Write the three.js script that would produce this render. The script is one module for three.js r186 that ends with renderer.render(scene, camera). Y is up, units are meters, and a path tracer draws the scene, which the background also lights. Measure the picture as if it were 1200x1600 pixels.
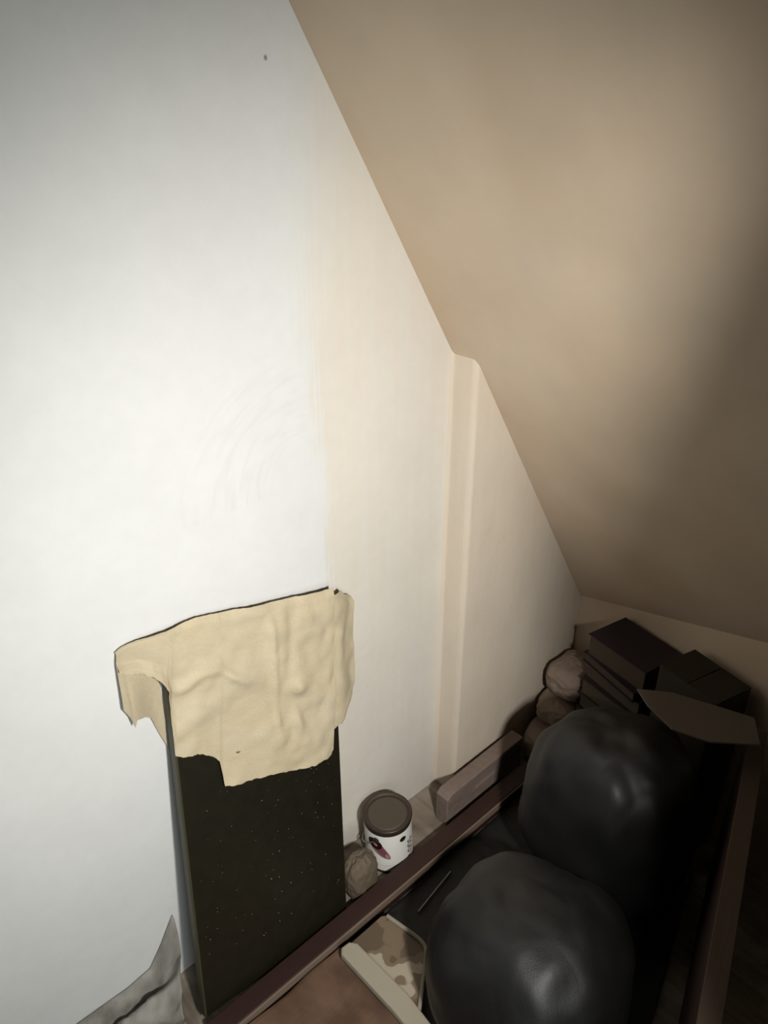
import * as THREE from 'three';
import { RoundedBoxGeometry } from 'three/addons/geometries/RoundedBoxGeometry.js';
import { mergeGeometries, mergeVertices, toCreasedNormals } from 'three/addons/utils/BufferGeometryUtils.js';
import { RectAreaLightUniformsLib } from 'three/addons/lights/RectAreaLightUniformsLib.js';
import { createNoise2D, createNoise3D } from 'simplex-noise';

// ---------------------------------------------------------------- camera, sky, lights, exposure
const scene = new THREE.Scene();
scene.background = new THREE.Color().setRGB(0.55, 0.66, 0.72);
RectAreaLightUniformsLib.init();

const PITCH = THREE.MathUtils.degToRad(27.5), YAW = THREE.MathUtils.degToRad(43);
const EYE = new THREE.Vector3(0, 1.27, 0.80);
const HEAD = new THREE.Vector3(Math.sin(YAW), 0, -Math.cos(YAW));
const FWD = HEAD.clone().multiplyScalar(Math.cos(PITCH)).add(new THREE.Vector3(0, -Math.sin(PITCH), 0));
const RGT = new THREE.Vector3(Math.cos(YAW), 0, Math.sin(YAW));
const camera = new THREE.PerspectiveCamera(67.38, 3 / 4, 0.01, 50);
camera.position.copy(EYE);
camera.lookAt(EYE.clone().add(FWD));
camera.updateMatrixWorld();

const renderer = new THREE.WebGLRenderer({ antialias: true });
renderer.toneMapping = THREE.LinearToneMapping;
renderer.toneMappingExposure = 1.0;
renderer.shadowMap.enabled = true;

// hand lamp on a low stand, a little right of and behind the camera: its beam fades towards its edge
const LAMP_AT = new THREE.Vector3(0.125, 1.20, 1.08), LAMP_TO = new THREE.Vector3(0.66, 0.55, 0.0);
const lamp = new THREE.SpotLight(new THREE.Color().setRGB(1.0, 0.97, 0.92), 7.0, 0, THREE.MathUtils.degToRad(44), 1.0, 2);
lamp.position.copy(LAMP_AT);
lamp.target.position.copy(LAMP_TO);
lamp.castShadow = true;
lamp.shadow.radius = 2.0;
lamp.shadow.mapSize.set(2048, 2048);
scene.add(lamp, lamp.target);

// cool daylight from a small window in the wall behind the camera
const day = new THREE.RectAreaLight(new THREE.Color().setRGB(0.92, 0.98, 0.95), 8.0, 0.60, 0.90);
day.position.set(-0.50, 1.20, 2.17);
day.lookAt(-0.45, 1.0, 0.0);
scene.add(day);

// ---------------------------------------------------------------- helpers
let seed = 20417;
const rnd = () => { seed = (seed * 1664525 + 1013904223) >>> 0; return seed / 4294967296; };
const n2 = createNoise2D(rnd), n3 = createNoise3D(rnd);
const fbm2 = (x, y, o = 4) => { let s = 0, a = 0.5; for (let k = 0; k < o; k++) { s += a * n2(x, y); x *= 2.03; y *= 2.03; a *= 0.5; } return s; };
const fbm3 = (x, y, z, o = 4) => { let s = 0, a = 0.5; for (let k = 0; k < o; k++) { s += a * n3(x, y, z); x *= 2.03; y *= 2.03; z *= 2.03; a *= 0.5; } return s; };
const clamp = (x, a = 0, b = 1) => Math.min(b, Math.max(a, x));
const smooth = (a, b, x) => { const t = clamp((x - a) / (b - a)); return t * t * (3 - 2 * t); };
const lerp = (a, b, t) => a + (b - a) * t;
const V = (x, y, z) => new THREE.Vector3(x, y, z);
const toS = (c) => (c <= 0.0031308 ? 12.92 * c : 1.055 * Math.pow(c, 1 / 2.4) - 0.055);

const TONE = 0.72;   // one factor on every surface colour below
// colour map computed pixel by pixel from linear colours
function colourMap(w, h, fn) {
  const d = new Uint8Array(w * h * 4);
  for (let j = 0; j < h; j++) for (let i = 0; i < w; i++) {
    const c = fn((i + 0.5) / w, (j + 0.5) / h).map((q) => q * TONE), k = (j * w + i) * 4;
    d[k] = 255 * toS(clamp(c[0])); d[k + 1] = 255 * toS(clamp(c[1])); d[k + 2] = 255 * toS(clamp(c[2])); d[k + 3] = 255;
  }
  const t = new THREE.DataTexture(d, w, h, THREE.RGBAFormat);
  t.colorSpace = THREE.SRGBColorSpace; t.magFilter = THREE.LinearFilter; t.minFilter = THREE.LinearMipmapLinearFilter; t.generateMipmaps = true;
  t.wrapS = t.wrapT = THREE.MirroredRepeatWrapping; t.needsUpdate = true;
  return t;
}
function greyMap(w, h, fn) {
  const d = new Uint8Array(w * h * 4);
  for (let j = 0; j < h; j++) for (let i = 0; i < w; i++) {
    const c = 255 * clamp(fn((i + 0.5) / w, (j + 0.5) / h)), k = (j * w + i) * 4;
    d[k] = d[k + 1] = d[k + 2] = c; d[k + 3] = 255;
  }
  const t = new THREE.DataTexture(d, w, h, THREE.RGBAFormat);
  t.magFilter = THREE.LinearFilter; t.minFilter = THREE.LinearMipmapLinearFilter; t.generateMipmaps = true;
  t.wrapS = t.wrapT = THREE.MirroredRepeatWrapping; t.needsUpdate = true;
  return t;
}
const rep = (t, x, y) => { const c = t.clone(); c.repeat.set(x, y); c.needsUpdate = true; return c; };
// uv in metres from the position: the two axes named
function uvFrom(g, a, b, sa = 1, sb = 1, oa = 0, ob = 0) {
  const p = g.attributes.position, uv = new Float32Array(p.count * 2), get = { x: 'getX', y: 'getY', z: 'getZ' };
  for (let i = 0; i < p.count; i++) { uv[2 * i] = (p[get[a]](i) - oa) * sa; uv[2 * i + 1] = (p[get[b]](i) - ob) * sb; }
  g.setAttribute('uv', new THREE.BufferAttribute(uv, 2));
  return g;
}
const used = {};
function numbered(name) { const n = used[name] = (used[name] ?? -1) + 1; return n ? `${name}_${String(n).padStart(3, '0')}` : name; }
function mesh(name, geometry, material, parent) {
  const m = new THREE.Mesh(geometry, material);
  m.name = parent ? name : numbered(name); m.castShadow = m.receiveShadow = true;
  (parent ?? scene).add(m);
  return m;
}
function tag(o, label, category, group, kind) {
  o.userData.label = label; o.userData.category = category;
  if (group) o.userData.group = group;
  if (kind) o.userData.kind = kind;
  return o;
}
function thing(name, label, category, at = [0, 0, 0], group) {
  const o = new THREE.Group(); o.name = numbered(name); o.position.set(...at); scene.add(o);
  return tag(o, label, category, group);
}
const struct = (name, g, m, label, category) => tag(mesh(name, g, m), label, category, null, 'structure');
// prism: outline in x, y pushed along z from z0 to z1
function prismXY(pts, z0, z1) {
  const g = new THREE.ExtrudeGeometry(new THREE.Shape(pts.map((p) => new THREE.Vector2(...p))), { depth: z1 - z0, bevelEnabled: false });
  return g.translate(0, 0, z0);
}
// prism: outline in x, z pushed along y from y0 to y1 (bevel b)
function prismXZ(pts, y0, y1, b = 0) {
  const s = new THREE.Shape(pts.map(([x, z]) => new THREE.Vector2(x, -z)));
  const g = new THREE.ExtrudeGeometry(s, { depth: y1 - y0 - 2 * b, bevelEnabled: b > 0, bevelThickness: b, bevelSize: b, bevelOffset: -b, bevelSegments: 3 });
  return g.rotateX(-Math.PI / 2).translate(0, y0 + b, 0);
}
const box = (x0, x1, y0, y1, z0, z1) => new THREE.BoxGeometry(x1 - x0, y1 - y0, z1 - z0).translate((x0 + x1) / 2, (y0 + y1) / 2, (z0 + z1) / 2);
const rbox = (w, h, d, r, s = 3) => new RoundedBoxGeometry(w, h, d, s, r);
// closed thin shell over a grid of points P(i, j); normal-offset thickness
function sheet(nu, nv, P, thick) {
  const pos = [], idx = [], uv = [];
  const pts = [];
  for (let j = 0; j <= nv; j++) for (let i = 0; i <= nu; i++) pts.push(P(i / nu, j / nv));
  const at = (i, j) => pts[clamp(j, 0, nv) * (nu + 1) + clamp(i, 0, nu)];
  const off = [];
  for (let j = 0; j <= nv; j++) for (let i = 0; i <= nu; i++) {
    const a = at(i + 1, j).clone().sub(at(i - 1, j)), b = at(i, j + 1).clone().sub(at(i, j - 1));
    off.push(a.cross(b).normalize().multiplyScalar(thick));
  }
  const N = pts.length;
  for (let s = 0; s < 2; s++) for (let k = 0; k < N; k++) {
    const p = s ? pts[k].clone().sub(off[k]) : pts[k];
    pos.push(p.x, p.y, p.z); uv.push((k % (nu + 1)) / nu, Math.floor(k / (nu + 1)) / nv);
  }
  const id = (i, j, s) => s * N + j * (nu + 1) + i;
  for (let j = 0; j < nv; j++) for (let i = 0; i < nu; i++) {
    idx.push(id(i, j, 0), id(i + 1, j, 0), id(i + 1, j + 1, 0), id(i, j, 0), id(i + 1, j + 1, 0), id(i, j + 1, 0));
    idx.push(id(i, j, 1), id(i + 1, j + 1, 1), id(i + 1, j, 1), id(i, j, 1), id(i, j + 1, 1), id(i + 1, j + 1, 1));
  }
  const wall = (a, b, c, d) => idx.push(a, b, c, a, c, d);
  for (let i = 0; i < nu; i++) { wall(id(i, 0, 1), id(i + 1, 0, 1), id(i + 1, 0, 0), id(i, 0, 0)); wall(id(i, nv, 0), id(i + 1, nv, 0), id(i + 1, nv, 1), id(i, nv, 1)); }
  for (let j = 0; j < nv; j++) { wall(id(0, j, 0), id(0, j + 1, 0), id(0, j + 1, 1), id(0, j, 1)); wall(id(nu, j, 1), id(nu, j + 1, 1), id(nu, j + 1, 0), id(nu, j, 0)); }
  const g = new THREE.BufferGeometry();
  g.setAttribute('position', new THREE.Float32BufferAttribute(pos, 3));
  g.setAttribute('uv', new THREE.Float32BufferAttribute(uv, 2));
  g.setIndex(idx); g.computeVertexNormals();
  return g;
}
// a soft lump: a superellipsoid of half sizes (a, b, c), displaced along its normal by bump(direction)
function lump(a, b, c, power, bump, nu = 96, nv = 64) {
  const g = mergeVertices(new THREE.SphereGeometry(1, nu, nv).deleteAttribute('uv').deleteAttribute('normal'), 1e-5);
  const p = g.attributes.position, d = V(0, 0, 0);
  for (let i = 0; i < p.count; i++) {
    d.fromBufferAttribute(p, i);
    const r = Math.pow(Math.pow(Math.abs(d.x), power) + Math.pow(Math.abs(d.y), power) + Math.pow(Math.abs(d.z), power), -1 / power);
    const s = r * (1 + bump(d));
    p.setXYZ(i, d.x * s * a, d.y * s * b, d.z * s * c);
  }
  g.computeVertexNormals();
  return uvFrom(g, 'x', 'z');
}

// ---------------------------------------------------------------- materials
const std = (o) => new THREE.MeshStandardMaterial(o);
const rgb = (r, g, b) => new THREE.Color().setRGB(r * TONE, g * TONE, b * TONE);

const grainBump = greyMap(512, 512, (u, v) => 0.5 + 0.28 * fbm2(u * 60, v * 60, 4) + 0.3 * fbm2(u * 9 + 40, v * 9, 3));
// the long plastered wall: white plaster, and from x = 0.62 on cream, with a streaky upright edge
const WALL_X0 = -1.6, WALL_W = 2.6, WALL_H = 2.3;
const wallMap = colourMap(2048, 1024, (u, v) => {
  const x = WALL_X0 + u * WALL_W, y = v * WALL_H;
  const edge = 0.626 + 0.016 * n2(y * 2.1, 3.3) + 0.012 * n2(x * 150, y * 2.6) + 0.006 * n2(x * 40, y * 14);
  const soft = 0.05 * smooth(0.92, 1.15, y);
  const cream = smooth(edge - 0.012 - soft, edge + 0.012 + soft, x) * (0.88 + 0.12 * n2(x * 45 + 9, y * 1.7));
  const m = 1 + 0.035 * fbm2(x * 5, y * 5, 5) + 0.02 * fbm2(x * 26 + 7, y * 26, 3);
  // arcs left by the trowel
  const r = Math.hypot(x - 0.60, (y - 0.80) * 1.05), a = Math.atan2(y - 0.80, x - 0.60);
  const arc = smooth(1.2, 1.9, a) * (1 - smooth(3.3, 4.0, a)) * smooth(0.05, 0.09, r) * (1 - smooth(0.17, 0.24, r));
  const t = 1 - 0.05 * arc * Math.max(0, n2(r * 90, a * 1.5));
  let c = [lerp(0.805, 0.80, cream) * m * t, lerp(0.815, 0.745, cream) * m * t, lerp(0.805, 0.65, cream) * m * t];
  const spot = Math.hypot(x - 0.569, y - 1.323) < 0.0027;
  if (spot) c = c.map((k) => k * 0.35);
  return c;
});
const wallBump = greyMap(1024, 1024, (u, v) => 0.5 + 0.25 * fbm2(u * 14, v * 14, 5) + 0.12 * fbm2(u * 90 + 5, v * 90, 2));
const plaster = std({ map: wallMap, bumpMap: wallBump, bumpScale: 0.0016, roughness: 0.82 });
const creamMap = colourMap(512, 512, (u, v) => {
  const m = 1 + 0.05 * fbm2(u * 7, v * 4, 5) + 0.012 * n2(u * 60, v * 3);
  const w = 0.5 + 0.5 * n2(u * 3 + 11, v * 3);
  return [0.77 * m, lerp(0.665, 0.685, w) * m, lerp(0.535, 0.565, w) * m];
});
const creamPaint = std({ map: creamMap, bumpMap: wallBump, bumpScale: 0.0014, roughness: 0.75 });
const ceilMap = colourMap(1024, 1024, (u, v) => {
  const m = 1 + 0.10 * fbm2(u * 5, v * 5, 5), w = clamp(0.5 + 0.9 * fbm2(u * 4 + 21, v * 4 + 8, 3));
  return [0.80 * m, lerp(0.63, 0.66, w) * m, lerp(0.455, 0.50, w) * m];
});
const ceilPaint = std({ map: ceilMap, bumpMap: wallBump, bumpScale: 0.0007, roughness: 0.85 });
const loftPaint = std({ color: rgb(0.075, 0.06, 0.05), bumpMap: wallBump, bumpScale: 0.0015, roughness: 0.9 });
const floorMap = colourMap(1024, 1024, (u, v) => {
  const g = 1 + 0.3 * fbm2(u * 90, v * 6, 4), d = clamp(0.5 + 1.1 * fbm2(u * 10, v * 10, 5));
  return [lerp(0.20, 0.36, d) * g, lerp(0.16, 0.305, d) * g, lerp(0.12, 0.245, d) * g];
});
const floorMat = std({ map: floorMap, bumpMap: grainBump, bumpScale: 0.002, roughness: 0.95 });

function woodMap(dark, light, streak = 40) {
  return colourMap(512, 256, (u, v) => {
    const w = clamp(0.5 + 0.6 * fbm2(u * 3, v * streak, 4) + 0.25 * n2(u * 40, v * streak * 3));
    return dark.map((k, i) => lerp(k, light[i], w));
  });
}

// ---------------------------------------------------------------- the room
// long plastered wall, its lower right part boxed out 5 cm
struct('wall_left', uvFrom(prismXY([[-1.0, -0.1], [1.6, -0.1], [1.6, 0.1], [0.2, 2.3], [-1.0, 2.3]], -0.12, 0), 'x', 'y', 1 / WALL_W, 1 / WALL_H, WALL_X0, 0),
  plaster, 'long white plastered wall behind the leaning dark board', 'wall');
{
  const X = 0.896, Z = 0.05, pts = [[1.6, -0.02], [1.6, Z]];
  const r = 0.009;
  for (let k = 0; k <= 6; k++) { const a = Math.PI / 2 + (k / 6) * Math.PI / 2; pts.push([X + r + Math.cos(a) * r, Z - r + Math.sin(a) * r]); }
  const q = 0.006;
  for (let k = 0; k <= 6; k++) { const a = (k / 6) * Math.PI / 2; pts.push([X - q + Math.cos(a) * q, q - Math.sin(a) * q]); }
  pts.push([X - q, -0.02]);
  const g = toCreasedNormals(prismXZ(pts, -0.02, 1.02), 0.6);
  const p = g.attributes.position, uv = new Float32Array(p.count * 2);
  for (let i = 0; i < p.count; i++) { uv[2 * i] = p.getX(i) + p.getZ(i); uv[2 * i + 1] = p.getY(i); }
  g.setAttribute('uv', new THREE.BufferAttribute(uv, 2));
  struct('wall_right', g, creamPaint, 'cream boxed-out wall section with an upright rounded corner', 'wall');
}
// sloping ceiling y = 2.304 - 1.533 x
struct('ceiling', uvFrom(prismXY([[0.06, 2.212], [1.52, -0.026], [1.62, -0.026], [0.16, 2.212]], -0.1, 2.3), 'z', 'y', 0.8, 0.8),
  ceilPaint, 'cream sloping attic ceiling running down to the low far wall', 'ceiling');
struct('ceiling', box(-1.02, 0.2, 2.2, 2.26, -0.1, 2.3), loftPaint, 'flat strip of ceiling above the camera, outside the picture', 'ceiling');
// low knee wall at the eaves, a little out of square
{
  const a = V(1.31, 0, 0.0), b = V(0.76, 0, 2.3), nrm = V(b.z - a.z, 0, -(b.x - a.x)).normalize().multiplyScalar(0.1);
  const g = prismXZ([[a.x, a.z], [b.x, b.z], [b.x + nrm.x, b.z + nrm.z], [a.x + nrm.x, a.z + nrm.z]], -0.02, 0.95);
  struct('wall_far', uvFrom(g, 'z', 'y', 0.8, 0.8), ceilPaint, 'low dim knee wall under the eaves behind the clutter', 'wall');
}
struct('floor', uvFrom(box(-1.02, 1.6, -0.1, 0, -0.1, 2.3), 'x', 'z', 0.7, 0.7), floorMat, 'dusty brown attic floor under the clutter', 'floor');
// unseen panel, added to keep the lamp off the right of the loft
{
  const dx = 0.50, dz = 0.20, l = Math.hypot(dx, dz), nx = -dz / l * 0.03, nz = dx / l * 0.03, g = new THREE.BufferGeometry();
  const A = 0.362, B = 0.851, top0 = 1.64, top1 = 0.88, rake = -0.075;   // free edge raked to shape the shade on the ceiling
  const edge = (y) => [A + 0.695 * (0.006 + rake * (y - 0.95)), y, B + 0.719 * (0.006 + rake * (y - 0.95))];
  const far = (y) => [A + dx, y, B + dz], push = ([x, y, z]) => [x + nx, y, z + nz];
  const front = [edge(-0.02), far(-0.02), far(top1), edge(top0)], v = [...front, ...front.map(push)];
  g.setAttribute('position', new THREE.Float32BufferAttribute(v.flat(), 3));
  g.setIndex([0, 2, 1, 0, 3, 2, 4, 5, 6, 4, 6, 7, 0, 4, 7, 0, 7, 3, 1, 2, 6, 1, 6, 5, 3, 7, 6, 3, 6, 2, 0, 1, 5, 0, 5, 4]);
  const flat = g.toNonIndexed(); flat.computeVertexNormals();
  struct('added_shade_panel', uvFrom(flat, 'x', 'y'), loftPaint, 'dark panel added to shade the right side, outside the picture', 'wall');
}
struct('wall_side', box(-1.02, -0.9, -0.1, 2.26, -0.1, 2.3), loftPaint, 'plain dark end wall of the attic, outside the picture', 'wall');
struct('wall_back', mergeGeometries([box(-1.02, 1.6, -0.1, 0.65, 2.2, 2.3), box(-1.02, 1.6, 1.65, 2.26, 2.2, 2.3), box(-1.02, -0.85, 0.65, 1.65, 2.2, 2.3), box(-0.15, 1.6, 0.65, 1.65, 2.2, 2.3)]),
  loftPaint, 'dark attic wall with a small window behind the camera, outside the picture', 'wall');
{
  const w = tag(new THREE.Group(), 'small white-framed window behind the camera, outside the picture', 'window', null, 'structure');
  w.name = 'window_1'; w.position.set(-0.50, 0.65, 2.25); scene.add(w);
  const white = std({ color: rgb(0.7, 0.7, 0.68), roughness: 0.5 });
  mesh('window_frame', mergeGeometries([box(-0.35, 0.35, 0, 0.04, -0.03, 0.03), box(-0.35, 0.35, 0.96, 1.0, -0.03, 0.03), box(-0.35, -0.31, 0.04, 0.96, -0.03, 0.03), box(0.31, 0.35, 0.04, 0.96, -0.03, 0.03)]), white, w);
  mesh('pane', box(-0.31, 0.31, 0.04, 0.96, -0.004, 0.004), new THREE.MeshPhysicalMaterial({ color: 0xffffff, transmission: 1, thickness: 0, roughness: 0.02 }), w);
}

// ---------------------------------------------------------------- leaning dark board
const BOARD_UP = V(0.114, 1, -0.155).normalize(), BOARD_N = V(0, 0.155, 1).normalize();
BOARD_N.addScaledVector(BOARD_UP, -BOARD_N.dot(BOARD_UP)).normalize();
const BOARD_X = BOARD_UP.clone().cross(BOARD_N).normalize();
{
  const W = 0.281, L = 0.622, T = 0.013;
  const o = thing('dark_board', 'dark olive-black smooth board leaning on the white wall under torn paper', 'board');
  o.matrixAutoUpdate = true;
  const m = new THREE.Matrix4().makeBasis(BOARD_X, BOARD_UP, BOARD_N);
  o.quaternion.setFromRotationMatrix(m);
  o.position.set(0.411, 0.0175, 0.1115);
  const speck = colourMap(1024, 1024, (u, v) => {
    const k = 1 + 0.25 * fbm2(u * 8, v * 14, 4);
    return [0.0125 * k, 0.011 * k, 0.0050 * k];
  });
  const face = std({ map: speck, roughness: 0.42, bumpMap: rep(grainBump, 2, 4), bumpScale: 0.0003 });
  const g = rbox(W, L, T, 0.0018).translate(0, L / 2, -T / 2);
  mesh('panel', g, face, o);
  // lighter olive lipping down the edge on the left
  mesh('edge_strip', rbox(0.0035, L, T + 0.001, 0.001).translate(-W / 2 - 0.0012, L / 2, -T / 2), std({ color: rgb(0.055, 0.050, 0.024), roughness: 0.5 }), o);
  // grains of plaster dust stuck to the face: too many to count
  const gr = [];
  for (let k = 0; k < 120; k++) {
    const s = 0.0003 + 0.0006 * rnd() * rnd();
    gr.push(new THREE.IcosahedronGeometry(s, 0).translate((rnd() - 0.5) * W * 0.92, 0.08 + rnd() * (L - 0.22), s * 0.3));
  }
  const d = mesh('dust', mergeGeometries(gr), std({ color: rgb(0.5, 0.45, 0.38), roughness: 0.9 }), o);
  d.userData.kind = 'stuff';
}

// ---------------------------------------------------------------- torn paper hung over the top of the board
{
  // columns across the sheet: x and y of its upper edge, x and y of its torn lower edge (wall coordinates)
  const C = [[0.2797, 0.6691, 0.2751, 0.6492], [0.2900, 0.6732, 0.2830, 0.6432], [0.3078, 0.6756, 0.2990, 0.6368], [0.3257, 0.6763, 0.3141, 0.6251],
    [0.3363, 0.6760, 0.3223, 0.6130], [0.3451, 0.6746, 0.3279, 0.5963], [0.3507, 0.6749, 0.3270, 0.5667], [0.3534, 0.6745, 0.3216, 0.5288],
    [0.3579, 0.6743, 0.3190, 0.4946], [0.3710, 0.6740, 0.3314, 0.4890], [0.3898, 0.6730, 0.3499, 0.4818], [0.4086, 0.6693, 0.3674, 0.4677],
    [0.4220, 0.6662, 0.3786, 0.4506], [0.4268, 0.6651, 0.3761, 0.4114], [0.4474, 0.6608, 0.3971, 0.4021], [0.4778, 0.6534, 0.4287, 0.3909],
    [0.5093, 0.6457, 0.4614, 0.3781], [0.5424, 0.6386, 0.4951, 0.3613], [0.5770, 0.6323, 0.5315, 0.3518], [0.6008, 0.6275, 0.5570, 0.3472],
    [0.6082, 0.6266, 0.5652, 0.3484], [0.6156, 0.6257, 0.5720, 0.3560]];
  const o = thing('torn_paper', 'torn tan masking paper hanging over the top of the dark board', 'paper', [0.44, 0.35, 0.06]);
  const paperMap = colourMap(512, 512, (u, v) => {
    const k = 1 + 0.06 * fbm2(u * 9, v * 9, 5) + 0.03 * n2(u * 120, v * 40);
    const w = clamp(0.5 + 0.8 * fbm2(u * 3 + 4, v * 3, 3));
    const hole = Math.hypot((u - 0.67) * 1.1, v - 0.82) < 0.006 ? 0.25 : 1;
    return [0.60 * k * hole, lerp(0.505, 0.52, w) * k * hole, lerp(0.335, 0.365, w) * k * hole];
  });
  const paper = std({ map: paperMap, bumpMap: rep(grainBump, 2, 2), bumpScale: 0.0005, roughness: 0.7, side: THREE.DoubleSide });
  const col = (u) => {
    const f = u * (C.length - 1), i = Math.min(C.length - 2, Math.floor(f)), t = f - i;
    return C[i].map((k, n) => lerp(k, C[i + 1][n], t));
  };
  const ridge = (d, w) => Math.exp(-(d * d) / (w * w));
  const plane = (y) => 0.1195 - 0.155 * y;
  const local = (p) => p.sub(o.position);
  mesh('front_sheet', sheet(150, 90, (u, v) => {
    const [ax, ay, bx, by] = col(u);
    const e = 0.0012 * n2(u * 60, v > 0.97 ? 1 : 0) * (v > 0.97 ? 1 : 0.3);
    const x = lerp(ax, bx, v), y = lerp(ay, by, v) + e;
    let h = 0.0025;
    h += 0.0045 * n2(x * 9 + 3, y * 9) + 0.0014 * n2(x * 24, y * 24 + 4);                                     // soft buckles
    h += 0.0040 * ridge(x - 0.4975 + 0.10 * (0.62 - y), 0.0045) * smooth(0.40, 0.47, y) * (1 - smooth(0.60, 0.64, y));   // upright crease
    h -= 0.0035 * ridge((x - 0.535) + 0.28 * (0.61 - y), 0.008) * smooth(0.50, 0.54, y);   // slanting fold
    h += 0.0085 * ridge(Math.hypot(x - 0.525, (y - 0.50) * 0.8), 0.012);            // dents and bumps
    h += 0.0080 * ridge(Math.hypot((x - 0.515) * 1.5, (y - 0.44) * 0.7), 0.014);
    h += 0.0045 * ridge(Math.hypot(x - 0.45, y - 0.56), 0.022);
    h -= 0.0045 * ridge(Math.hypot(x - 0.43, (y - 0.50)), 0.035);
    h += 0.0040 * ridge(Math.hypot((x - 0.36), (y - 0.545)), 0.022);
    h += 0.0055 * ridge(y - 0.593 + 0.35 * (x - 0.37) + 0.012 * Math.sin(x * 60), 0.010) * (1 - smooth(0.42, 0.47, x));
    h += 0.0022 * Math.abs(n2(x * 20 + 9, y * 14)) * smooth(0.44, 0.5, x);
    h = 0.0010 + 0.5 * (h + Math.sqrt(h * h + 4e-6));
    // left of the board the free end sags back to the wall; the top turns over the board's edge
    const free = 1 - smooth(0.30, 0.355, x);
    const top = 1 - smooth(0, 0.05, v);
    let z = plane(y) + h - 0.010 * free * free - 0.004 * top * top;
    z += 0.010 * smooth(0.6, 1, v) * (1 - smooth(0.15, 0.34, u));
    return local(V(x, y, Math.max(z, 0.004)));
  }, 0.0004), paper, o);
  // the layer folded behind, sticking out on the right
  mesh('folded_back_layer', sheet(16, 40, (u, v) => {
    const y = lerp(0.612, 0.388, v);
    const R = [[0.612, 0.634], [0.601, 0.641], [0.586, 0.661], [0.574, 0.667], [0.545, 0.661], [0.513, 0.654], [0.47, 0.650], [0.433, 0.645], [0.415, 0.636], [0.400, 0.610], [0.388, 0.598]];
    let rx = R[R.length - 1][1];
    for (let k = 0; k < R.length - 1; k++) if (y <= R[k][0] && y >= R[k + 1][0]) { rx = lerp(R[k][1], R[k + 1][1], (R[k][0] - y) / (R[k][0] - R[k + 1][0])); break; }
    const lx = 0.560 + 0.114 * (y - 0.36), x = lerp(lx, rx, u);
    return local(V(x, y, plane(y) + 0.0006 - 0.016 * smooth(0.004, 0.045, x - (0.550 + 0.114 * y)) + 0.002 * n2(x * 30, y * 22)));
  }, 0.0004), paper, o);
  // torn end curling down behind the free corner on the left
  mesh('torn_curl', sheet(40, 24, (u, v) => {
    const x = lerp(0.276, 0.331, u);
    const K = [[0, 0.588], [0.12, 0.572], [0.18, 0.552], [0.26, 0.563], [0.5, 0.556], [0.68, 0.545], [0.82, 0.512], [1, 0.476]];
    let y1 = 0.476;
    for (let k = 0; k < K.length - 1; k++) if (u >= K[k][0] && u <= K[k + 1][0]) { y1 = lerp(K[k][1], K[k + 1][1], (u - K[k][0]) / (K[k + 1][0] - K[k][0])); break; }
    const y0 = 0.655 - 0.01 * u, y = lerp(y0, y1, v);
    const curl = Math.sin(u * 5.2 + 0.6) * 0.0045 * smooth(0.1, 0.8, v);
    return local(V(x - 0.004 * v, y, 0.0125 + curl - 0.006 * u + 0.003 * v));
  }, 0.0004), paper, o);
}

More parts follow.
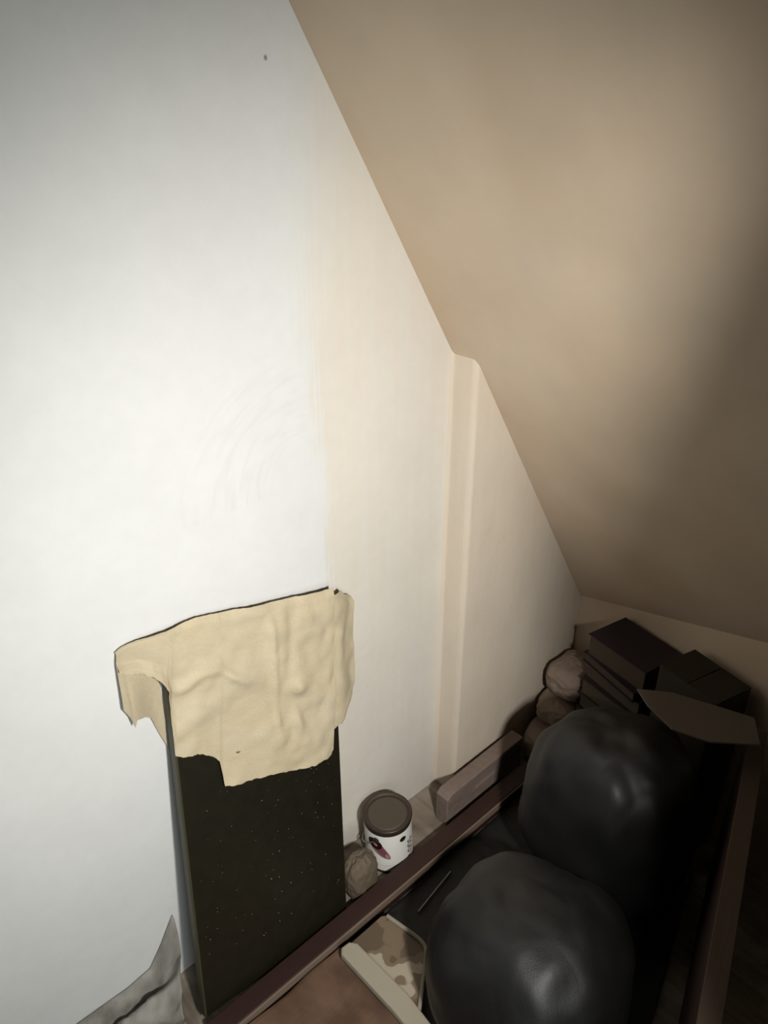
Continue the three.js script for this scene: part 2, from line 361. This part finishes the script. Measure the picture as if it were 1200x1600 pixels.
// ---------------------------------------------------------------- paint can beside the board
{
  const r = 0.0455, H = 0.118;
  const o = thing('paint_can', 'small white-labelled paint can with a brown lid at the wall', 'paint can', [0.699, 0.0, 0.0665]);
  o.rotation.set(0.0, 0, 0.06);
  const metal = std({ color: rgb(0.085, 0.062, 0.048), metalness: 0.55, roughness: 0.42 });
  // printed label: dark teardrop emblem, black dot, upright dark lettering
  const cv = document.createElement('canvas'); cv.width = 1024; cv.height = 384;
  const c = cv.getContext('2d');
  c.fillStyle = '#e9e8e2'; c.fillRect(0, 0, 1024, 384);
  c.fillStyle = '#c9c8bd'; c.fillRect(0, 322, 1024, 5);
  const X0 = 512;
  c.save(); c.translate(X0 - 105, 108); c.rotate(-0.42); c.scale(1.2, 1.15);
  c.fillStyle = '#8a7a74'; c.beginPath(); c.moveTo(-52, -26); c.bezierCurveTo(-50, 60, -10, 130, 22, 146); c.bezierCurveTo(46, 140, 40, 40, 34, -10); c.closePath(); c.fill();
  c.fillStyle = '#7c4a52'; c.beginPath(); c.moveTo(-30, 10); c.bezierCurveTo(-18, 80, 2, 120, 20, 132); c.bezierCurveTo(38, 120, 36, 50, 30, 6); c.closePath(); c.fill();
  c.fillStyle = '#26090d'; c.beginPath(); c.ellipse(-6, -8, 44, 50, -0.2, 0, 7); c.fill();
  c.fillStyle = '#c98f93'; c.beginPath(); c.ellipse(-4, -2, 9, 17, -0.4, 0, 7); c.fill();
  c.fillStyle = '#b8848a'; c.beginPath(); c.ellipse(20, 112, 8, 20, 0.1, 0, 7); c.fill();
  c.restore();
  c.fillStyle = '#15120c'; c.beginPath(); c.arc(X0 + 88, 72, 25, 0, 7); c.fill();
  c.save(); c.translate(X0 + 178, 330); c.rotate(-Math.PI / 2); c.fillStyle = '#2a0b10'; c.font = 'bold 76px sans-serif'; c.fillText('LOOS', 6, 4); c.restore();
  const lt = new THREE.CanvasTexture(cv); lt.colorSpace = THREE.SRGBColorSpace; lt.anisotropy = 4;
  const body = new THREE.LatheGeometry([[0, 0.002], [r - 0.004, 0.002], [r - 0.002, 0], [r, 0.001], [r + 0.0008, 0.0025], [r, 0.004], [r - 0.001, 0.006], [r - 0.001, H - 0.010], [r, H - 0.007], [r + 0.0012, H - 0.004], [r + 0.0008, H - 0.001], [r - 0.001, H], [r - 0.004, H - 0.001], [r - 0.0045, H - 0.004], [0, H - 0.004]].map((p) => new THREE.Vector2(...p)), 72);
  mesh('body', body, metal, o);
  const lab = new THREE.CylinderGeometry(r - 0.0005, r - 0.0005, H - 0.022, 96, 1, true).translate(0, H / 2 - 0.003, 0);
  lab.rotateY(Math.PI - 0.69 + 0.06);
  const lm = mesh('label', lab, std({ map: lt, roughness: 0.5 }), o);
  lm.userData.label = 'white printed label with a dark emblem';
  const lid = new THREE.LatheGeometry([[0, H - 0.0035], [r - 0.014, H - 0.0035], [r - 0.012, H - 0.0025], [r - 0.009, H - 0.0028], [r - 0.0075, H - 0.0055], [r - 0.006, H - 0.0055], [r - 0.0048, H - 0.0005], [r - 0.0036, H + 0.0004], [r - 0.003, H - 0.0006], [r - 0.003, H - 0.004], [0, H - 0.0045]].map((p) => new THREE.Vector2(...p)), 72);
  mesh('lid', lid, std({ color: rgb(0.105, 0.080, 0.060), metalness: 0.2, roughness: 0.6 }), o);
  // wire bail hanging down on the left and its ear
  const hx = -Math.cos(0.35) * (r + 0.0035), hz = Math.sin(0.35) * (r + 0.0035);
  const pts = [];
  for (let k = 0; k <= 20; k++) { const a = (k / 20) * Math.PI; const q = Math.cos(a); pts.push(V(hx * q, H - 0.025 - 0.05 * Math.sin(a), hz * q + 0.0).add(V(Math.sin(a) * -(r + 0.004) * 0.35, 0, -Math.sin(a) * (r + 0.004) * 0.94))); }
  mesh('wire_handle', new THREE.TubeGeometry(new THREE.CatmullRomCurve3(pts), 40, 0.0013, 8), std({ color: rgb(0.5, 0.48, 0.45), metalness: 0.9, roughness: 0.3 }), o);
  mesh('handle_ear', new THREE.CylinderGeometry(0.006, 0.006, 0.003, 20).rotateZ(Math.PI / 2).rotateY(0.35).translate(hx * 0.985, H - 0.025, hz * 0.985), metal, o);
}

// ---------------------------------------------------------------- crumpled paper lump in front of the can
{
  const g = lump(0.033, 0.047, 0.026, 3.0, (d) => 0.10 * fbm3(d.x * 1.3 + 5, d.y * 1.3, d.z * 1.3, 2) - 0.05 * Math.abs(n3(d.x * 2.2, d.y * 1.2, d.z * 2.2)));
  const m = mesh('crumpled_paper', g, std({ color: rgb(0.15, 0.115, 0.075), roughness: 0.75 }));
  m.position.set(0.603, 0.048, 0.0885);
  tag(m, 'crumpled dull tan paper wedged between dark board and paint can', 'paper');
}

// ---------------------------------------------------------------- timber strip along the foot of the wall
const redWood = woodMap([0.020, 0.006, 0.004], [0.050, 0.016, 0.010]);
const paleWood = woodMap([0.17, 0.12, 0.085], [0.30, 0.22, 0.16]);
{
  const o = thing('timber_strip', 'dark red-brown timber strip lying along the wall in front of the can', 'timber', [0.655, 0, 0.1345]);
  o.rotation.y = 0.0;
  const L = 0.78;
  mesh('beam', rbox(L, 0.036, 0.034, 0.002).translate(0, 0.018, 0), std({ map: redWood, roughness: 0.6 }), o);
  mesh('bare_edge', rbox(L - 0.004, 0.016, 0.004, 0.0012).translate(0, 0.0265, 0.0175), std({ map: paleWood, roughness: 0.8 }), o).userData.label = 'pale bare wood edge';
}

// ---------------------------------------------------------------- loose beige plank against the boxed-out wall
{
  const o = thing('loose_plank', 'dusty beige plank with a dark slot lying against the boxed-out wall', 'plank', [0.945, 0, 0.082]);
  o.rotation.y = 0.01;
  const m = std({ map: woodMap([0.22, 0.165, 0.135], [0.31, 0.235, 0.195], 14), roughness: 0.9, bumpMap: grainBump, bumpScale: 0.0015 });
  const s = new THREE.Shape([[-0.118, 0.002], [0.118, 0.002], [0.118, 0.076], [-0.108, 0.076], [-0.118, 0.068]].map((p) => new THREE.Vector2(...p)));
  const h = new THREE.Path(); h.moveTo(-0.035, 0.040); h.lineTo(0.028, 0.040); h.lineTo(0.028, 0.054); h.lineTo(-0.035, 0.054); h.closePath(); s.holes.push(h);
  mesh('board', new THREE.ExtrudeGeometry(s, { depth: 0.026, bevelEnabled: true, bevelThickness: 0.0025, bevelSize: 0.002, bevelSegments: 2 }).translate(0, 0, -0.013), m, o);
  mesh('slot_backing', box(-0.045, 0.04, 0.034, 0.060, -0.0145, 0.004), std({ color: rgb(0.02, 0.014, 0.01), roughness: 0.9 }), o);
}

// ---------------------------------------------------------------- crumpled grey dust sheet at the foot of the wall
{
  const clothMap = colourMap(512, 256, (u, v) => { const k = clamp(0.55 + 0.9 * fbm2(u * 14, v * 7, 5)); return [lerp(0.20, 0.40, k), lerp(0.19, 0.385, k), lerp(0.165, 0.345, k)]; });
  const cloth = std({ map: clothMap, roughness: 0.9, bumpMap: rep(grainBump, 3, 3), bumpScale: 0.001, side: THREE.DoubleSide });
  const prof = (x) => { // height against the wall
    const K = [[-0.5, 0.09], [-0.1, 0.07], [0.1, 0.058], [0.20, 0.055], [0.238, 0.062], [0.262, 0.098], [0.285, 0.14], [0.30, 0.165], [0.315, 0.15]];
    for (let k = 0; k < K.length - 1; k++) if (x >= K[k][0] && x <= K[k + 1][0]) return lerp(K[k][1], K[k + 1][1], (x - K[k][0]) / (K[k + 1][0] - K[k][0]));
    return 0.09;
  };
  const m = mesh('dust_sheet', sheet(160, 60, (u, v) => {
    const x = lerp(-0.5, 0.288 - 0.048 * smooth(0, 0.36, v), u), z = lerp(0.002, 0.30, v);
    const fold = 0.030 * Math.abs(n2(z * 15 - x * 4, x * 4 + z * 2)) + 0.012 * Math.abs(n2(z * 34 - x * 11, x * 8 + z * 3)) + 0.006 * n2(x * 20, z * 20);
    const fall = Math.exp(-z / 0.12);
    const y = 0.006 + prof(x) * fall + fold * smooth(0, 0.05, z) - 0.02 * ridge2(z - 0.03) ;
    return V(x, Math.max(0.004, y), z);
  }, 0.0015), cloth);
  tag(m, 'crumpled grey dust sheet bunched along the foot of the white wall', 'dust sheet');
}
function ridge2(d) { return Math.exp(-(d * d) / 0.0002); }

// ---------------------------------------------------------------- brown cardboard on the floor before the board
{
  const map = colourMap(512, 512, (u, v) => {
    const w = clamp(0.5 + 0.7 * fbm2(u * 4, v * 4, 5)), k = 1 + 0.08 * n2(u * 3, v * 120);
    return [lerp(0.115, 0.20, w) * k, lerp(0.060, 0.115, w) * k, lerp(0.038, 0.068, w) * k];
  });
  const m = mesh('cardboard_sheet', sheet(80, 70, (u, v) => {
    const x = lerp(0.262, 0.497, u), z = lerp(0.158, 0.62, v) + 0.0;
    const a = x * 0.8 + z * 0.6, b = z * 0.8 - x * 0.6;
    const y = 0.016 + 0.010 * Math.abs(((a * 9 + 0.4 * n2(a * 4, b * 4)) % 1) - 0.5) + 0.006 * n2(x * 9, z * 9);
    return V(x, Math.max(0.0125, y), z);
  }, 0.003), std({ map, roughness: 0.85 }));
  tag(m, 'creased brown cardboard sheet on the floor before the dark board', 'cardboard');
}

// ---------------------------------------------------------------- two full black plastic bags, and a black sheet added to darken the floor gap
const blackPlastic = std({ color: rgb(0.006, 0.006, 0.006), roughness: 0.53, bumpMap: rep(grainBump, 6, 6), bumpScale: 0.0003 });
{
  const m = mesh('dark_gap_sheet', sheet(110, 80, (u, v) => {
    const x = lerp(0.485, 1.085, u), z = lerp(0.156, 0.66 - 0.17 * u, v);
    return V(x, 0.004 + 0.004 * Math.abs(fbm2(x * 12, z * 12, 3)), z);
  }, 0.0015), std({ color: rgb(0.006, 0.006, 0.006), roughness: 0.6 }));
  tag(m, 'black sheet added on the floor to stand in for the dark gap around the black bags', 'plastic sheet');
}
function bag(at, a, b, c, turn, s0, label, rough, material) {
  const g = lump(a, b, c, 2.4, (d) => -0.14 * smooth(0.1, 0.95, -d.y) + rough * fbm3(d.x * 1.2 + s0, d.y * 1.2, d.z * 1.2, 2) - 0.010 * Math.pow(1 - Math.abs(n3(d.x * 1.25 + s0, d.y * 0.8, d.z * 1.25)), 3) + 0.035 * n3(d.x * 0.9, d.y * 0.9 + s0, d.z * 0.9 + 3) + 0.0008 * n3(d.x * 8, d.y * 4 + s0, d.z * 8), 160, 110);
  const p = g.attributes.position;
  for (let i = 0; i < p.count; i++) if (p.getY(i) < -b * 0.86) p.setY(i, -b * 0.86 - 0.02 * (-b * 0.86 - p.getY(i)));   // flat where it sits
  g.computeVertexNormals(); g.computeBoundingBox();
  const o = thing('rubbish_bag', label, 'rubbish bag', [at[0], 0.009, at[1]]);
  o.rotation.y = turn;
  mesh('sack', g.translate(0, -g.boundingBox.min.y, 0), material, o);
}
bag([0.636, 0.432], 0.139, 0.148, 0.148, 0.3, 2.1, 'near black rubbish bag with a broad grey sheen beside the stained tray', 0.06, blackPlastic);
bag([0.930, 0.372], 0.130, 0.203, 0.148, 0.1, 7.4, 'far black rubbish bag in deep shade before the book pile', 0.07, blackPlastic);

// ---------------------------------------------------------------- stained cream tray on the cardboard edge
{
  const o = thing('plastic_tray', 'cream plastic tray with brown stains in front of the timber strip', 'tray', [0.53, 0.036, 0.25]);
  const stain = colourMap(512, 512, (u, v) => {
    const q = fbm2(u * 1.5 + 1.5, v * 1.5 + 0.7, 3) + 0.10 * n2(u * 5, v * 5);
    const s = smooth(-0.06, 0.02, q + 0.9 * (u - 0.14)), s2 = smooth(0.02, 0.12, q);
    const k = 1 + 0.06 * n2(u * 50, v * 50);
    return [lerp(0.50, lerp(0.24, 0.15, s2), s) * k, lerp(0.44, lerp(0.175, 0.105, s2), s) * k, lerp(0.33, lerp(0.115, 0.068, s2), s) * k];
  });
  const cream = std({ color: rgb(0.47, 0.425, 0.325), roughness: 0.55, bumpMap: rep(grainBump, 4, 4), bumpScale: 0.0006 });
  const at = ([x, z]) => [x - 0.53, z - 0.25];
  const plate = prismXZ([[0.492, 0.174], [0.578, 0.173], [0.588, 0.180], [0.596, 0.258], [0.592, 0.268], [0.512, 0.330], [0.500, 0.318]].map(at), -0.004, 0.005, 0.0015);
  mesh('base_plate', uvFrom(plate, 'x', 'z', 8, 7, -0.045, -0.065), std({ map: stain, roughness: 0.55 }), o);
  const rail = prismXZ([[0.489, 0.172], [0.505, 0.173], [0.514, 0.184], [0.517, 0.300], [0.505, 0.42], [0.476, 0.42], [0.483, 0.30], [0.482, 0.180]].map(at), -0.004, 0.011, 0.003);
  mesh('side_rail', rail, cream, o);
  mesh('far_rim', new THREE.TubeGeometry(new THREE.CatmullRomCurve3([V(0.585, 0, 0.181), V(0.595, 0, 0.256), V(0.590, 0, 0.269), V(0.552, 0, 0.299), V(0.513, 0, 0.329)].map((p) => V(p.x - 0.53, 0.007, p.z - 0.25))), 40, 0.0035, 10), cream, o);
}
// thin metal strip beside it
{
  const a = V(0.645, 0.012, 0.197), b = V(0.748, 0.012, 0.181), d = b.clone().sub(a);
  const m = mesh('metal_strip', rbox(d.length(), 0.0025, 0.003, 0.001), std({ color: rgb(0.30, 0.29, 0.28), metalness: 0.7, roughness: 0.45 }));
  m.position.copy(a).add(b).multiplyScalar(0.5); m.rotation.y = -Math.atan2(d.z, d.x);
  tag(m, 'thin grey metal strip on the added black sheet beside the timber', 'strip');
}

// ---------------------------------------------------------------- three crumpled beige bundles stacked in the corner
{
  const spec = [
    [[1.130, 0.039, 0.112], 0.050, 0.036, 0.045, 0.3, 3.1, 'lowest small beige bundle at the end of the loose plank'],
    [[1.180, 0.108, 0.110], 0.056, 0.032, 0.044, 0.1, 6.2, 'middle beige bundle of the stack in the far corner'],
    [[1.208, 0.177, 0.114], 0.060, 0.037, 0.048, 0.0, 9.7, 'topmost rounded beige bundle of the stack in the far corner'],
  ];
  for (const [at, a, b, c, turn, s, label] of spec) {
    const g = lump(a, b, c, 3.6, (d) => 0.06 * fbm3(d.x * 1.5 + s, d.y * 1.5, d.z * 1.5, 3) - 0.05 * Math.abs(n3(d.x * 2.4 + s, d.y * 2.4, d.z * 2.4)), 72, 48);
    const m = mesh('beige_bundle', g, std({ color: rgb(0.34, 0.255, 0.20), roughness: 0.85, bumpMap: grainBump, bumpScale: 0.001 }));
    m.position.set(...at); m.rotation.y = turn;
    tag(m, label, 'bundle', 'bundles stacked in the corner');
  }
}

// ---------------------------------------------------------------- books, box and a pale flap at the eaves
function book(at, w, h, d, turn, cover, label) {
  const o = thing('book', label, 'book', at, 'books piled at the eaves');
  o.rotation.y = turn;
  const cm = std({ color: cover, roughness: 0.6 }), pm = std({ color: rgb(0.09, 0.065, 0.045), roughness: 0.9 });
  mesh('page_block', box(-w / 2 + 0.004, w / 2 - 0.002, 0.002, h - 0.002, -d / 2 + 0.003, d / 2 - 0.003), pm, o);
  mesh('cover', mergeGeometries([box(-w / 2, w / 2, 0, 0.002, -d / 2, d / 2), box(-w / 2, w / 2, h - 0.002, h, -d / 2, d / 2), box(w / 2 - 0.002, w / 2, 0.002, h - 0.002, -d / 2, d / 2)]), cm, o);
}
{
  const o = thing('dark_carton', 'dark carton under the pile of books at the knee wall', 'box', [1.19, 0, 0.245]);
  o.rotation.y = -0.245;
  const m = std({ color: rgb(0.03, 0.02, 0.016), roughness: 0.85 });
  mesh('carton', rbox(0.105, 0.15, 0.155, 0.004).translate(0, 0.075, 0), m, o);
  for (const s of [-1, 1]) mesh('flap', box(-0.052, 0.052, 0.1505, 0.1525, s < 0 ? -0.076 : 0.001, s < 0 ? -0.001 : 0.076), m, o);
  let y = 0.153;
  const C = [[rgb(0.020, 0.012, 0.012), 'lowest dark book of the pile'], [rgb(0.03, 0.02, 0.018), 'second dark book from the bottom of the pile'], [rgb(0.028, 0.014, 0.018), 'third dark book from the bottom of the pile'], [rgb(0.022, 0.012, 0.02), 'thin book just below the top of the pile'], [rgb(0.026, 0.012, 0.022), 'topmost dark purple book of the pile']];
  const hs = [0.045, 0.04, 0.035, 0.022, 0.05];
  for (let k = 0; k < 5; k++) { book([1.188 - 0.004 * (k % 2), y, 0.243 + 0.004 * ((k * 7) % 3)], 0.105, hs[k], 0.145, -0.245 + 0.05 * ((k * 5) % 3 - 1), C[k][0], C[k][1] + ' by the knee wall'); y += hs[k] + 0.0004; }
}
{
  const o = thing('cardboard_box', 'dim olive-brown cardboard box standing by the book pile at the eaves', 'box', [1.143, 0, 0.405]);
  o.rotation.y = -0.245;
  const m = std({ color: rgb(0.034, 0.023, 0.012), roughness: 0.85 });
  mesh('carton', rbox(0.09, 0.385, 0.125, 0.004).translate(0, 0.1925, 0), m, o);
  for (const s of [-1, 1]) mesh('flap', box(-0.044, 0.044, 0.3855, 0.3885, s < 0 ? -0.061 : 0.001, s < 0 ? -0.001 : 0.061), m, o);
}
{
  const s = [[1.009, 0.348], [1.044, 0.394], [1.085, 0.515], [1.032, 0.548], [0.981, 0.492], [0.964, 0.437], [0.985, 0.382]];
  const m = mesh('cardboard_flap', prismXZ(s.map(([x, z]) => [x - 1.0, z - 0.35]), 0, 0.004, 0.001), std({ color: rgb(0.15, 0.12, 0.092), roughness: 0.9 }));
  m.position.set(1.0, 0.398, 0.35);
  tag(m, 'pale torn cardboard flap lying on top of the far black bag', 'cardboard');
}

// ---------------------------------------------------------------- wooden plank on edge along the right
{
  const a = V(1.13, 0, 0.515), b = V(0.50, 0, 0.72), d = b.clone().sub(a);
  const o = thing('upright_plank', 'red-brown plank standing on edge with a pale top, at the right', 'plank', [(a.x + b.x) / 2, 0, (a.z + b.z) / 2]);
  o.rotation.y = -Math.atan2(d.z, d.x);
  mesh('board', rbox(d.length(), 0.346, 0.026, 0.002).translate(0, 0.173, 0), std({ map: redWood, roughness: 0.7 }), o);
  mesh('pale_top_edge', rbox(d.length(), 0.005, 0.0262, 0.001).translate(0, 0.3475, 0), std({ map: paleWood, color: rgb(0.55, 0.5, 0.48), roughness: 0.85 }), o).userData.label = 'pale bare top edge';
}

// ---------------------------------------------------------------- the lamp on its stand behind the camera
{
  const o = thing('work_lamp', 'small work lamp on a stand behind the camera, outside the picture', 'lamp', [0.085, 0, 1.185]);
  const steel = std({ color: rgb(0.03, 0.03, 0.03), roughness: 0.5, metalness: 0.4 });
  const dir = LAMP_TO.clone().sub(LAMP_AT).normalize(), q = new THREE.Quaternion().setFromUnitVectors(V(0, 1, 0), dir);
  mesh('base', new THREE.CylinderGeometry(0.11, 0.12, 0.02, 40).translate(0, 0.01, 0), steel, o);
  mesh('pole', new THREE.CylinderGeometry(0.009, 0.009, 1.20, 16).translate(0, 0.62, 0), steel, o);
  const back = LAMP_AT.clone().addScaledVector(dir, -0.006).sub(o.position);
  const head = mesh('reflector', new THREE.LatheGeometry([[0.001, -0.10], [0.016, -0.10], [0.018, -0.04], [0.042, 0.0], [0.040, 0.0], [0.016, -0.012], [0.001, -0.012]].map((p) => new THREE.Vector2(...p)), 40), steel, o);
  head.position.copy(back); head.quaternion.copy(q);
  const lens = mesh('lamp_lens', new THREE.CylinderGeometry(0.032, 0.032, 0.002, 32).translate(0, -0.004, 0), std({ color: rgb(0.9, 0.88, 0.82), emissive: rgb(1, 0.965, 0.90), emissiveIntensity: 3 }), o);
  lens.position.copy(back); lens.quaternion.copy(q);
}

renderer.render(scene, camera);
